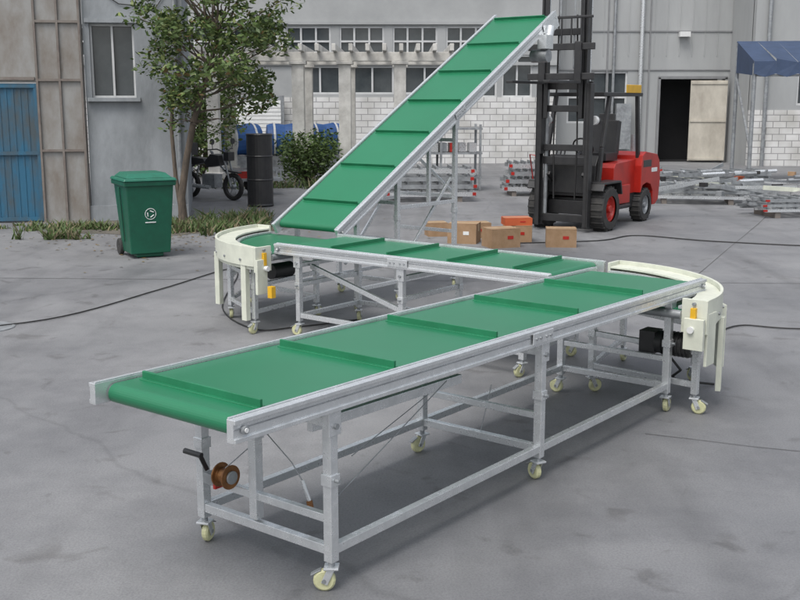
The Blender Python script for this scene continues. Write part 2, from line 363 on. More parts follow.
for i in range(6):
    a=math.radians(172-i*13); cl.cyl('guard_bolt',STEELD,(4.45+1.248*math.cos(a),3.75+1.248*math.sin(a),.66),(4.45+1.26*math.cos(a),3.75+1.26*math.sin(a),.66),.011,n=8)
cl.beam('skirt_leg',CREAM,(3.24,3.90,.12),(3.24,3.90,.62),.06,.05); cl.beam('skirt_leg',CREAM,(3.62,4.66,.12),(3.62,4.66,.62),.06,.05)
cl.done(.002)

# ---- middle conveyor (perpendicular)
c2=Obj('belt_conveyor',M@Matrix.Translation((4.30,0,0))@Matrix.Rotation(math.pi/2,4,'Z'))
conveyor(c2,.99,z2+.01,3.74,z2+.01,.86,[.35,.95,1.55,2.15])
k=0
for x in(1.22,2.35,3.48):
    for y,sd in((.035,-1),(.825,1)):
        leg(c2,x,y,sd,z2-.08,ang=k*1.3); k+=1
    for z in(.18,.45,.62): c2.box('cross_bar',STEEL,(x,.43,z),(.034,.744,.036))
for y in(.035,.825):
    for a,b in((1.244,2.326),(2.374,3.456)): c2.box('bottom_rail',STEEL,((a+b)/2,y,.18),(b-a,.034,.038))
c2.beam('scissor_bar',STEEL,(1.25,.7,.6),(2.33,.7,.3),.03,.04); c2.beam('scissor_bar',STEEL,(2.37,.7,.3),(3.45,.7,.6),.03,.04)
c2.done(.002)

# ---- inclined conveyor
ci=Obj('inclined_belt_conveyor',M@Matrix.Translation((0,3.80,0)))
X0,Z0,X1,Z1=4.33,.815,8.28,3.06
at,L=conveyor(ci,X0,Z0,X1,Z1,.86,[.45+.66*i for i in range(7)],railh=.11)
sl=(Z1-Z0)/(X1-X0); zi=lambda x:Z0+(x-X0)*sl-.125
P=[5.29,6.29]
for x in P:
    for y,sd in((.035,-1),(.825,1)):
        ci.box('leg',STEEL,(x,y,(.13+zi(x))/2),(.045,.045,zi(x)-.13)); caster(ci,x,y,x+y)
        ci.box('leg_bracket',STEEL,(x,y+sd*.027,zi(x)-.02),(.07,.007,.13)); ci.box('leg_collar',STEEL,(x,y,.85),(.057,.057,.05))
    for z in(.2,.62,1.0): ci.box('cross_bar',STEEL,(x,.43,z),(.034,.744,.036))
    if x>6: ci.box('cross_bar',STEEL,(x,.43,1.6),(.034,.744,.036)); ci.beam('cross_brace',STEEL,(x+.022,.05,1.02),(x+.022,.81,1.6),.02,.03)
for y in(.035,.825):
    ci.box('bottom_rail',STEEL,(5.79,y,.2),(.954,.034,.038)); ci.box('mid_rail',STEEL,(5.79,y,.95),(.954,.034,.038))
    ci.box('bottom_rail',STEEL,(4.97,y,.2),(.594,.034,.038)); ci.box('leg',STEEL,(4.66,y,(.13+zi(4.66))/2),(.042,.042,zi(4.66)-.13)); caster(ci,4.66,y,1)
    ci.box('strut',STEEL,(5.82,y,(.97+zi(5.82))/2),(.036,.036,zi(5.82)-.97))
    ci.beam('lift_arm',STEEL,(5.35,y+(.03 if y<.4 else -.03),.3),(6.25,y+(.03 if y<.4 else -.03),1.2),.02,.035)
ci.box('drive_motor',STEEL,(7.98,-.05,2.69),(.16,.12,.16)); ci.cyl('drive_motor_body',STEELD,(7.98,-.10,2.53),(7.98,.12,2.53),.075,n=18); ci.cyl('drive_motor_body',STEEL,(8.1,-.05,2.87),(8.02,-.05,2.65),.05)
ci.beam('head_plate',STEEL,at(L-.35,-.012,-.08),at(L-.01,-.012,-.08),.008,.2,up=tuple(Vector((-sl,0,1)).normalized()))
ci.done(.002)

# ---------------------------------------------------------------- forklift
f=Obj('forklift',TR(2.78,16.9,0,-124.3))
def wheel(x,y,r,w,s):
    f.lathe('tyre',RUBBER,(x,y,r),(0,1,0),[(r*.58,-w/2),(r*.92,-w/2),(r,-w*.36),(r,w*.36),(r*.92,w/2),(r*.58,w/2)],30)
    for i in range(20):
        t=2*math.pi*i/20; f.box('tyre_lug',RUBBER,(x+math.cos(t)*(r*.985),y,r+math.sin(t)*r*.985),(.035,w*.9,.03),0,-t)
    f.lathe('wheel_rim',RED if r>.3 else STEELD,(x,y+s*w*.1,r),(0,s,0),[(r*.6,w*.3),(r*.52,w*.3),(r*.45,w*.1),(r*.2,w*.14),(r*.16,w*.36),(0,w*.36)],24)
    f.lathe('wheel_rim',BLACK,(x,y,r),(0,s,0),[(r*.6,-w*.3),(0,-w*.3)],20)
for s in(-1,1):
    wheel(0,s*.52,.35,.26,s); wheel(-1.68,s*.46,.28,.2,s)
    f.box('front_fender',BLACK,(-.02,s*.52,.76),(.66,.27,.035)); f.box('front_fender',BLACK,(-.38,s*.52,.66),(.035,.27,.22),0,.3); f.box('front_fender',BLACK,(.32,s*.52,.70),(.035,.27,.13),0,-.5)
    f.box('step',BLACK,(-.66,s*.53,.34),(.5,.12,.04)); f.box('side_sill',RED,(-.72,s*.50,.52),(.62,.06,.30))
    f.cyl('headlight',WHITE,(.16,s*.40,1.72),(.24,s*.40,1.72),.07,n=16); f.cyl('headlight',BLACK,(.08,s*.40,1.72),(.16,s*.40,1.72),.06,n=16)
    f.beam('guard_post',BLACK,(.12,s*.46,.62),(.02,s*.46,1.3),.06,.07,up=(1,0,0)); f.beam('guard_post',BLACK,(.02,s*.46,1.3),(-.22,s*.46,2.1),.06,.07,up=(1,0,0))
    f.beam('guard_post',BLACK,(-1.5,s*.46,.95),(-1.36,s*.46,2.1),.06,.07,up=(1,0,0))
    f.beam('guard_roof',BLACK,(.0,s*.46,2.12),(-1.5,s*.46,2.12),.06,.06)
f.box('axle',BLACK,(0,0,.35),(.22,.8,.22)); f.box('chassis',BLACK,(-.75,0,.38),(1.5,.86,.24)); f.box('floor',BLACK,(-.2,0,.56),(.6,.9,.06))
f.prism('dash_cowl',BLACK,[(.14,.58),(.14,1.02),(.02,1.18),(-.1,1.12),(-.02,.58)],-.42,.42)
f.prism('engine_hood',RED,[(-.52,.5),(-.55,.95),(-.62,1.02),(-1.5,1.06),(-1.5,.5)],-.44,.44)
f.prism('counterweight',RED,[(-1.42,.95),(-1.46,1.12),(-1.6,1.18),(-2.12,1.12),(-2.24,1.0),(-2.3,.7),(-2.24,.34),(-2.1,.26),(-1.98,.26),(-1.97,.5),(-1.86,.62),(-1.68,.66),(-1.5,.62),(-1.42,.5)],-.56,.56)
f.box('counterweight_panel',BLACK,(-1.68,0,.98),(.36,1.13,.12)); f.box('counterweight_grille',BLACK,(-2.285,0,.85),(.06,.5,.3))
f.box('marking_plate',WHITE,(-2.0,.563,.86),(.26,.006,.07))
f.box('seat_cushion',BLACK,(-.88,0,1.12),(.48,.50,.13)); f.box('seat_back',BLACK,(-1.16,0,1.42),(.13,.48,.55),0,-.15); f.box('head_rest',BLACK,(-1.22,0,1.74),(.09,.26,.13),0,-.15)
f.cyl('steering_column',BLACK,(-.02,.0,1.1),(-.3,.0,1.28),.025)
f.tube('steering_wheel',BLACK,[(-.3+.17*math.cos(t)*.55,.17*math.sin(t),1.29+.17*math.cos(t)*.8) for t in [i*math.pi/10 for i in range(21)]],.014)
for i in range(3): f.cyl('lever',BLACK,(.0,-.2-.07*i,1.1),(-.1,-.2-.07*i,1.32),.012); 
for i in range(6): f.box('guard_roof',BLACK,(-.2-.23*i,0,2.12),(.05,.88,.035))
f.box('guard_roof',BLACK,(.02,0,2.12),(.06,.98,.06)); f.box('guard_roof',BLACK,(-1.5,0,2.12),(.06,.98,.06))
f.box('yellow_sign',YEL,(-1.1,.50,2.21),(.62,.012,.13)); f.cyl('air_filter',BLACK,(-1.75,-.28,1.2),(-1.75,-.28,1.5),.09,n=18)
f.cyl('exhaust_pipe',STEELD,(-1.9,.2,1.1),(-1.9,.2,1.45),.04)
for s in(-1,1):
    f.box('mast_outer',BLACK,(.42,s*.44,1.18),(.14,.035,2.2)); f.box('mast_outer',BLACK,(.36,s*.415,1.18),(.02,.08,2.2)); f.box('mast_outer',BLACK,(.48,s*.415,1.18),(.02,.08,2.2))
    f.box('mast_middle',BLACK,(.44,s*.37,2.45),(.12,.035,2.5)); f.box('mast_inner',BLACK,(.46,s*.31,3.0),(.10,.035,2.5)); f.box('mast_inner',BLACK,(.50,s*.29,3.0),(.015,.06,2.5))
    f.cyl('lift_cylinder',STEELD,(.32,s*.35,.2),(.32,s*.35,2.2),.035); f.cyl('lift_rod',STEEL,(.32,s*.35,2.2),(.32,s*.35,3.7),.022)
    f.beam('lift_chain',STEELD,(.40,s*.12,2.5),(.40,s*.12,4.0),.03,.012,up=(1,0,0))
    f.beam('tilt_cylinder',BLACK,(.33,s*.30,.9),(-.1,s*.30,.62),.06,.06)
    f.box('fork_shank',BLACK,(.64,s*.30,2.58),(.045,.11,.62)); f.box('fork_blade',BLACK,(1.15,s*.30,2.29),(1.05,.11,.04))
    f.box('carriage_side',BLACK,(.55,s*.24,2.6),(.1,.03,.6))
    f.tube('hose',CABLE,[(.36,s*.18,.5),(.37,s*.2,1.4),(.36,s*.17,2.4),(.38,s*.15,3.3)],.014)
for z in(.2,1.1,2.25): f.box('mast_cross',BLACK,(.34,0,z),(.05,.86,.12))
for z in(1.3,3.62): f.box('mast_cross',BLACK,(.38,0,z),(.04,.72,.1))
for z in(1.9,3.05,4.2): f.box('mast_cross',BLACK,(.41,0,z),(.04,.60,.1))
f.box('carriage_bar',BLACK,(.60,0,2.38),(.05,1.1,.10)); f.box('carriage_bar',BLACK,(.60,0,2.82),(.05,1.1,.10))
for i in range(-3,4): f.box('load_backrest',BLACK,(.60,i*.16,3.05),(.025,.025,.36))
f.box('load_backrest',BLACK,(.60,0,3.25),(.035,1.02,.04))
f.done(.008)

# ---------------------------------------------------------------- wheelie bin
b=Obj('wheelie_bin',TR(-3.36,13.85,0,-62))
def frus(o,part,m,x0,x1,y0,y1,za,X0,X1,Y0,Y1,zb):
    vs=[(x0,y0,za),(x1,y0,za),(x1,y1,za),(x0,y1,za),(X0,Y0,zb),(X1,Y0,zb),(X1,Y1,zb),(X0,Y1,zb)]
    o.add(part,m,vs,[(3,2,1,0),(4,5,6,7),(0,1,5,4),(1,2,6,5),(2,3,7,6),(3,0,4,7)])
frus(b,'body',BINM,-.22,.25,-.26,.26,.06,-.33,.33,-.31,.31,.98)
frus(b,'rim',BINM,-.355,.355,-.335,.335,.94,-.36,.36,-.34,.34,1.0)
frus(b,'lid',BINL,-.38,.38,-.35,.35,1.003,-.37,.365,-.33,.33,1.04); frus(b,'lid_top',BINL,-.35,.32,-.30,.30,1.041,-.28,.22,-.24,.24,1.10)
for s in(-1,1):
    b.lathe('wheel',RUBBER,(-.27,s*.27,.11),(0,1,0),[(0,-.03),(.10,-.03),(.11,-.02),(.11,.02),(.10,.03),(0,.03)],20)
    b.box('hinge',BINM,(-.41,s*.2,1.0),(.10,.05,.06)); b.beam('side_rib',BINM,(.0,s*.285,.2),(0,s*.325,.92),.03,.02,up=(0,1,0))
    b.beam('back_panel_rib',BINM,(-.26,s*.2,.2),(-.36,s*.25,.94),.03,.05,up=(1,0,0))
b.cyl('handle',BINM,(-.47,-.28,1.0),(-.47,.28,1.0),.02); b.cyl('axle',STEELD,(-.27,-.3,.11),(-.27,.3,.11),.012)
for s in(-1,1): b.beam('handle_arm',BINM,(-.35,s*.26,.97),(-.47,s*.26,1.0),.03,.04)
b.box('foot',BINM,(.12,0,.035),(.16,.36,.05))
tilt=math.atan2(.08,.92)
def frontpt(y,z): return Vector((.25+.08*(z-.06)/.92+.006,y,z))
ring=[frontpt(.07*math.cos(t),.58+.07*math.sin(t)) for t in [i*math.pi/12 for i in range(25)]]
b.tube('recycling_logo',WHITE,ring,.005,6)
for t in range(3):
    a=t*2.094+.5; b.tube('recycling_logo',WHITE,[frontpt(.045*math.cos(a),.58+.045*math.sin(a)),frontpt(.045*math.cos(a+1.3),.58+.045*math.sin(a+1.3))],.008,6)
b.box('label',WHITE,frontpt(0,.47),(.006,.14,.014),0,tilt)
b.done(.012)

# ---------------------------------------------------------------- left shed + rendered wall building
ang=10
bl=Obj('workshop_building',TR(-5.25,17.95,0,ang))
bl.wall('shed_wall',RUST,-8,-.02,2.32,7,0,.15); bl.wall('shed_wall',RUST,-.78,-.02,0,2.32,0,.15)
bl.box('shed_door',BLUED,(-3.1,.05,1.16),(4.6,.06,2.28)); 
for i in range(40):
    bl.box('shed_door_rib',BLUED,(-.84-i*.11,.016,1.16),(.035,.012,2.2))
for x in(-.80,-1.62,-3.3,-5.0): bl.box('door_stile',BLUED,(x,-.004,1.16),(.06,.03,2.28))
for z in(.06,1.16,2.26): bl.box('door_rail',BLUED,(-3.1,-.008,z),(4.6,.03,.06))
for x in(-.05,-.40,-.76): bl.box('shed_post',RUSTF,(x,-.02,3.5),(.035,.05,7))
for z in(1.2,2.36,3.3,4.6): bl.box('shed_rail',RUSTF,(-.4,-.022,z),(.7,.04,.04))
for z in(2.38,4.4): bl.box('shed_rail',RUSTF,(-4.4,-.022,z),(7.2,.04,.05))
for i in range(12): bl.box('shed_post',RUSTF,(-1.5-i*.75,-.012,4.7),(.022,.02,4.6))
win=(.10,.82,2.07,3.28)
bl.wall('rendered_wall',PLAST,0,1.62,0,7,.06,.25,[win]); bl.window('shed_window',*win,.1,2,1,None,.035)
bl.box('window_sill',PLAST,(.46,.03,2.04),(.86,.14,.06)); bl.box('window_lintel',PLAST,(.46,.045,3.33),(.86,.06,.07))
bl.box('side_wall',PLAST,(1.49,3.2,3.5),(.25,5.7,7)); bl.box('roof',CLADT,(-3.2,3,7.1),(10,6.6,.2))
bl.box('plinth',PLAST,(.8,.04,.13),(1.64,.06,.26))
bl.cyl('drain_pipe',STEELD,(1.5,.0,.1),(1.5,.0,7),.035)
bl.tube('wall_cable',CABLE,[(.0,.04,4.0),(.6,.04,3.6),(1.2,.04,3.55),(1.45,.04,3.9)],.008)
bl.done()

# ---------------------------------------------------------------- far factory buildings
fa=Obj('factory_building',TR(0,35,0,0))
up=[(-14+i*1.72,-14+i*1.72+1.45,3.45,4.4) for i in range(10)]
lo=[(-3.3,-1.9,2.25,3.15),(-1.6,-.2,2.25,3.15),(.1,1.5,2.25,3.15),(2.15,3.15,2.15,3.5),(3.3,4.3,2.15,3.5)]
fa.wall('brick_dado',BRICK,-18,5.1,0,2.15,-.03,.3); fa.wall('upper_wall',PLAST2,-18,5.1,2.15,8.5,0,.3,up+lo)
for i,o in enumerate(up+lo): fa.window('window',*o,.0,3 if i<10 else 2,2 if i<10 else 1)
for z in(3.22,4.5,5.6): fa.box('string_course',CLADT if z>5 else PLAST2,(-6.4,-.04,z),(23,.08,.1))
fa.box('roof',CLADT,(-6.45,5,8.6),(23.3,10.6,.2)); fa.done()
fb=Obj('factory_building',TR(0,36,0,0))
dr=(8.7,10.85,0,2.75); w1=(5.6,7.6,1.3,3.0)
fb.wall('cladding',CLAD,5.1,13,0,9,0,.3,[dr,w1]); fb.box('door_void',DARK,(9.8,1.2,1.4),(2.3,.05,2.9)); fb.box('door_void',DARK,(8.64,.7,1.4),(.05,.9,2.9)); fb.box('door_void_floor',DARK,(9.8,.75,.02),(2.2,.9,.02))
fb.window('window',*w1,0,3,2)
for x in(8.66,10.89): fb.box('door_frame',CLADT,(x,-.02,1.4),(.08,.1,2.8))
fb.box('door_frame',CLADT,(9.78,-.02,2.8),(2.3,.1,.09))
fb.box('door_leaf',BEIGE,(10.28,-.22,1.38),(1.2,.05,2.65),math.radians(-6))
for z in(.12,1.38,2.62): fb.box('door_leaf_rail',BEIGE,(10.28,-.26,z),(1.16,.03,.07),math.radians(-6))
for x in(5.2,6.9,8.3): fb.box('cladding_seam',CLADT,(x,-.012,4.5),(.05,.03,9))
for z in(3.05,4.3,5.6,6.9): fb.box('cladding_seam',CLADT,(9,-.014,z),(7.7,.03,.04))
for i in range(13): fb.box('cladding_rib',CLAD,(5.5+i*.42,-.006,6.2),(.03,.016,5.4))
fb.cyl('down_pipe',STEEL,(8.0,-.12,0),(8.0,-.12,9),.07); fb.cyl('down_pipe',STEELD,(7.1,-.1,0),(7.1,-.1,9),.05)
fb.box('meter_cabinet',STEELD,(7.45,-.2,1.2),(.5,.3,1.5)); fb.box('wall_lamp',WHITE,(9.4,-.15,4.2),(.35,.2,.16))
fb.box('roof',CLADT,(9,5,9.1),(8,10.6,.2)); fb.box('end_wall',CLAD,(5.0,5.3,4.5),(.18,10,9)); fb.done()
fc=Obj('factory_building',TR(1.0,33.6,0,0))
wc=[(11.4,13.0,1.9,4.1),(13.8,15.8,1.9,4.1)]
fc.wall('brick_dado',BRICK,10.0,20,0,1.75,-.03,.3); fc.wall('upper_wall',CLAD,10.0,20,1.75,9,0,.3,wc)
for o in wc: fc.window('window',*o,0,3,2)
fc.box('side_wall',CLAD,(10.1,1.3,4.5),(.2,2.1,9)); fc.box('roof',CLADT,(15,5,9.1),(10.4,10.6,.2)); fc.cyl('down_pipe',STEELD,(10.4,-.1,0),(10.4,-.1,9),.06)
fc.done()

# canopy
ca=Obj('blue_canopy',TR(8.45,26,0,-8))
for i in range(14):
    x0=i*.5;x1=x0+.5; sag=.06*math.sin(i*1.7)
    ca.add('canopy_top',BLUEN,[(x0,-.4,2.95+sag),(x1,-.4,2.95-sag*.5),(x1,2.2,3.55),(x0,2.2,3.55)],[(0,1,2,3)])
    ca.add('valance',BLUEN,[(x0,-.41,2.95+sag),(x1,-.41,2.95-sag*.5),(x1,-.43,2.66),((x0+x1)/2,-.45,2.58),(x0,-.43,2.66)],[(0,1,2,3,4)])
ca.add('canopy_side',BLUEN,[(0,-.4,2.95),(0,2.2,3.55),(0,2.2,2.75),(0,-.4,2.62)],[(0,1,2,3)])
for x in(.03,3,6): ca.cyl('post',STEELD,(x,-.35,0),(x,-.35,2.9),.05); ca.cyl('post',STEELD,(x,2.1,0),(x,2.1,3.5),.05)
ca.beam('rail',STEELD,(0,-.35,2.62),(6,-.35,2.62),.05,.05); ca.beam('brace',STEELD,(.03,-.3,.9),(.03,2.1,2.6),.05,.05); ca.done()

# pergola
pg=Obj('pergola',TR(-1.1,27,0,0))
for x in(-3.6,-1.45,-.28,1.1):
    for y in(0,2.6):
        pg.box('column',CONC,(x,y,1.5),(.3,.3,3.0)); pg.box('column_base',CONC,(x,y,.12),(.44,.44,.24)); pg.box('capital',CONC,(x,y,2.96),(.42,.42,.08))
for y in(0,2.6): pg.box('beam',CONC,(-.9,y,3.11),(6.9,.22,.22))
for i in range(17): pg.box('joist',CONC,(-4.2+i*.41,1.3,3.31),(.10,4.1,.17))
pg.done(.01)

# ---------------------------------------------------------------- vegetation
def leaves(o,part,c,rad,n,size,mats,flat=.7):
    for _ in range(n):
        while True:
            p=Vector((R.uniform(-1,1),R.uniform(-1,1),R.uniform(-1,1)))
            if .15<p.length<1: break
        q=Vector(c)+Vector((p.x*rad[0],p.y*rad[1],p.z*rad[2]))
        a=Vector((R.gauss(0,1),R.gauss(0,1),R.gauss(0,.6))).normalized(); b_=a.cross(Vector((R.gauss(0,1),R.gauss(0,1),R.gauss(0,1)))).normalized()
        s=size*R.uniform(.6,1.3)
        o.add(part,R.choices(mats,[5,4,2.4,.5][:len(mats)])[0],[q-a*s,q+b_*s*.42,q+a*s,q-b_*s*.42],[(0,1,2,3)])
def branch(o,a,b,r0,r1,wob=.1,n=5):
    a=Vector(a);b=Vector(b);pts=[a.lerp(b,i/n)+Vector((R.uniform(-wob,wob),R.uniform(-wob,wob),R.uniform(-wob,wob)*.4))*(0 if i in(0,) else 1) for i in range(n+1)]
    o.tube('limbs',BARK,pts,[r0+(r1-r0)*i/n for i in range(n+1)],7); return pts
t=Obj('broadleaf_tree',TR(-3.5,17.0))
tr=[(0,0,0),(-.02,0,.5),(.08,.02,1.1),(.22,0,1.7),(.42,.05,2.3),(.62,.1,3.0)]
t.tube('trunk',BARK,tr,[.08,.062,.055,.05,.042,.035],9)
t.tube('trunk_fork',BARK,[(.0,.0,.1),(-.12,.1,.8),(-.16,.1,1.6),(-.1,.2,2.4)],[.05,.035,.03,.02],8)
for i in range(70):
    th=R.uniform(0,6.28); rr=1.40*math.sqrt(R.random()); z=R.uniform(1.95,5.2)
    if z<2.4: rr*=.75
    c=Vector((.60+rr*math.cos(th)*.98,.1+rr*math.sin(th)*.8,z))
    s=Vector(tr[3]).lerp(Vector(tr[5]),min(1,max(0,(z-1.8)/2.2)))
    if i<36: branch(t,s,c,.020,.005,.06)
    else: branch(t,s.lerp(c,.5),c,.010,.004,.04)
    leaves(t,'foliage',c,(R.uniform(.2,.4),R.uniform(.2,.4),R.uniform(.14,.3)),R.randint(90,180),.055,LEAFS)
for _ in range(10):
    c=Vector((R.uniform(-.3,1.5),R.uniform(-.3,.4),R.uniform(1.45,2.0))); branch(t,tr[3],c,.012,.004); leaves(t,'foliage',c,(.18,.18,.24),45,.045,LEAFS)
t.done()
def shrub(name,x,y,r,h,n,size=.05,mats=LEAFS):
    o=Obj(name,TR(x,y))
    for i in range(max(4,int(n/120))):
        c=Vector((R.uniform(-r,r)*.7,R.uniform(-r,r)*.7,R.uniform(.2,1)*h*.75)); branch(o,(0,0,0),c,.02,.005,.03,3); leaves(o,'foliage',c,(r*.42,r*.42,h*.28),120,size,mats)
    o.done()
shrub('shrub',-2.25,27.3-1.2,.8,1.35,3200,.06,LEAFS[:2]); shrub('shrub',-1.2,27.5-1.0,.55,.9,1400,.06,LEAFS[:2])
shrub('shrub',-5.4,29,1.2,3.4,3000,.09)
gr=Obj('weeds')
def blades(cx,cy,rx,ry,n,h,rot=0):
    cl_=[(R.gauss(0,.5),R.gauss(0,.5)) for _ in range(max(3,n//25))]
    for _ in range(n):
        q=R.choice(cl_); a=(q[0]+R.gauss(0,.07))*rx; b_=(q[1]+R.gauss(0,.1))*ry; x=cx+a*math.cos(rot)-b_*math.sin(rot); y=cy+a*math.sin(rot)+b_*math.cos(rot)
        hh=h*R.uniform(.2,1.1)*(.5+abs(math.sin(q[0]*9))*.6); w=R.uniform(.008,.022); th=R.uniform(0,3.14); lx,ly=R.gauss(0,.6)*hh,R.gauss(0,.6)*hh
        gr.add('weeds',R.choice([GRASS,GRASS,GRASS2,LEAFS[1]]),[(x-w*math.cos(th),y-w*math.sin(th),0),(x+w*math.cos(th),y+w*math.sin(th),0),(x+lx*.5+w*math.cos(th),y+ly*.5,hh*.6),(x+lx,y+ly,hh)],[(0,1,2,3)])
blades(-5.0,16.9,1.0,.3,900,.15,.12); blades(-5.1,15.6,.45,.15,300,.22); blades(-3.1,16.9,.9,.7,2000,.18); blades(-2.6,17.9,.6,.5,800,.2); blades(-6.9,17.2,.8,.08,150,.08,.17); blades(-2.4,25.2,2.2,.5,900,.25)
gr.done()
di=Obj('dirt_patch'); pts=[]
for i in range(60):
    a=i/60*6.283; r=1+.18*math.sin(3*a+1)+.1*math.sin(7*a)+R.uniform(-.08,.08); pts.append((-3.6+2.0*r*math.cos(a),17.1+1.0*r*math.sin(a),.004))
di.add('dirt_patch',DIRT,pts,[tuple(range(60))]); di.done()
lf=Obj('fallen_leaves')
for _ in range(420):
    x=R.gauss(-3.2,1.3);y=R.gauss(15.9,1.2);a=R.uniform(0,6.28);s=R.uniform(.02,.04)
    lf.add('fallen_leaves',R.choice([GRASS2,LEAFS[3],DIRT]),[(x+s*math.cos(a),y+s*math.sin(a),.008),(x-s*.5*math.sin(a),y+s*.5*math.cos(a),.014),(x-s*math.cos(a),y-s*math.sin(a),.009),(x+s*.5*math.sin(a),y-s*.5*math.cos(a),.007)],[(0,1,2,3)])
lf.done()

# ---------------------------------------------------------------- yard clutter
bk=Obj('black_barrel',TR(-2.72,20.6)); bk.lathe('black_barrel',BLACK,(0,0,0),(0,0,1),[(0,.01),(.25,.01),(.26,.03),(.25,.06),(.25,.5),(.262,.52),(.25,.54),(.25,.95),(.262,.97),(.25,.99),(.25,1.36),(.262,1.38),(.25,1.4),(.22,1.39),(0,1.385)],28); bk.done()
def motorcycle(x,y,deg):
    o=Obj('motorcycle',TR(x,y,0,deg))
    for wx in(-.62,.62):
        o.lathe('tyre',RUBBER,(wx,0,.28),(0,1,0),[(.2,-.04),(.26,-.045),(.28,-.02),(.28,.02),(.26,.045),(.2,.04),(.2,-.04)],26)
        o.cyl('hub',STEELD,(wx,-.05,.28),(wx,.05,.28),.05)
        for i in range(6): a=i*math.pi/3; o.cyl('spoke',STEELD,(wx,0,.28),(wx+.2*math.cos(a),0,.28+.2*math.sin(a)),.008,n=6)
    for s in(-1,1): o.cyl('fork',STEELD,(.62,s*.07,.28),(.42,s*.07,.95),.02); o.cyl('shock',STEEL,(-.6,s*.12,.3),(-.48,s*.12,.68),.02); o.tube('handlebar',BLACK,[(.40,0,.98),(.38,s*.2,1.05),(.28,s*.36,1.04)],.014); o.cyl('mirror',BLACK,(.36,s*.3,1.2),(.34,s*.3,1.2),.06); o.cyl('mirror_stem',BLACK,(.34,s*.28,1.05),(.35,s*.3,1.18),.008)
    o.box('engine',STEELD,(.02,0,.38),(.36,.24,.28)); o.prism('fuel_tank',BLACK,[(.38,.72),(.34,.92),(.1,.94),(-.08,.76),(.0,.66)],-.13,.13)
    o.prism('seat',BLACK,[(-.05,.76),(-.1,.84),(-.75,.88),(-.78,.78),(-.4,.7)],-.13,.13); o.box('headlamp',BLACK,(.52,0,.9),(.14,.18,.18)); o.box('front_mudguard',BLACK,(.62,0,.59),(.4,.11,.03),0,.1); o.box('rear_mudguard',BLACK,(-.72,0,.62),(.4,.12,.03),0,-.3); o.box('rear_crate',BLACK,(-.72,0,1.02),(.36,.34,.26)); o.cyl('exhaust',STEEL,(.1,-.15,.25),(-.75,-.17,.3),.04)
    o.done(.006)
motorcycle(-3.95,22.2,-35)
ct=Obj('hand_cart',TR(-3.15,23.2,0,15))
ct.box('deck',STEELD,(0,0,.34),(1.1,.6,.05))
for s in(-1,1):
    ct.lathe('wheel',RUBBER,(.0,s*.36,.24),(0,1,0),[(.15,-.03),(.22,-.035),(.24,0),(.22,.035),(.15,.03),(.15,-.03)],22); ct.cyl('hub',RED,(0,s*.36-.04,.24),(0,s*.36+.04,.24),.05)
    ct.tube('handle',STEELD,[(-.5,s*.22,.34),(-.85,s*.22,.75),(-.95,s*.22,.95)],.018)
    ct.box('side_rail',STEELD,(0,s*.29,.55),(1.1,.03,.03)); ct.box('stake',STEELD,(.5,s*.29,.45),(.03,.03,.2)); ct.box('stake',STEELD,(-.5,s*.29,.45),(.03,.03,.2))
ct.cyl('handle_bar',STEELD,(-.95,-.24,.95),(-.95,.24,.95),.018); ct.box('load',STEELD,(.1,0,.52),(.5,.4,.3)); ct.box('load',RED,(-.3,.05,.44),(.2,.3,.15)); ct.done()
def frames(name,x,y,deg,L,Wd,H,lay,red=True):
    o=Obj(name,TR(x,y,0,deg))
    for s in(-1,1): o.box('skid',RUSTF,(s*L*.32,0,.05),(.1,Wd,.10))
    z=.10; dz=(H-.1)/lay
    for k in range(lay):
        off=R.uniform(-.08,.08)
        for yy in(-Wd/2,0,Wd/2): o.box('long_bar',STEEL if (k+int(yy>0))%3==0 else STEELD,(off,yy,z+dz*.35),(L*R.uniform(.85,1),.05,dz*.55))
        for i in range(6): o.box('rung',STEELD,(off-L*.4+i*L*.16,0,z+dz*.8),(.04,Wd*.98,dz*.28))
        if red: 
            for i in(-1,1): o.box('red_end',RED,(off+i*L*.44,-Wd/2-.03,z+dz*.4),(.07,.03,dz*.4))
        z+=dz
    o.done()
frames('stacked_steel_frames',.55,21.9,4,2.0,.9,.72,4)
frames('stacked_steel_frames',2.75,23.2,2,.95,.8,.75,4)
frames('stacked_steel_frames',6.0,21.4,-12,2.0,.9,.42,3,False)
frames('stacked_steel_frames',7.1,18.9,8,1.7,.8,.36,3)
frames('stacked_steel_frames',7.0,23.4,15,2.6,.8,.55,3,False)
frames('stacked_steel_frames',5.3,24.2,-5,1.2,.8,.6,3,True)
lp=Obj('scrap_steel_heap')
for i in range(50):
    x=R.uniform(5.0,8.6);y=R.uniform(18.8,24.5);a=R.uniform(-.8,.8);l=R.uniform(.3,1.1);z0=.04+R.uniform(0,.45);z1=.04+R.uniform(0,.55)
    if 18.3<y<20.3 and x<6.2: continue
    lp.beam('bars',R.choice([STEEL,STEELD,STEELD,STEELD,STEELD,CREAM]),(x-l*math.cos(a),y-l*math.sin(a),z0),(x+l*math.cos(a),y+l*math.sin(a),z1),R.uniform(.03,.06),R.uniform(.03,.09))
for i in range(16):
    x=R.uniform(5.2,8.6);y=R.uniform(20,24.5); m=R.choice([ORG,BLACK,STEELD,STEEL,CARD,BLACK,STEELD]); s=R.uniform(.06,.14)
    lp.box('parts',m,(x,y,R.uniform(.25,.5)),(s*1.4,s,s*.8),R.uniform(0,3))
for i in range(9):
    x=R.uniform(5.4,8.4);y=R.uniform(20.5,23.5); z=R.uniform(.35,.55); lp.cyl('rollers',R.choice([STEELD,STEEL]),(x-.25,y,z),(x+.25,y+.1,z+.02),.04)
lp.done()
rk=Obj('steel_rack',TR(.9,24.5,0,5))
for x in(-.9,0,.9):
    for y in(-.35,.35): rk.box('post',STEELD,(x,y,.75),(.05,.05,1.5))
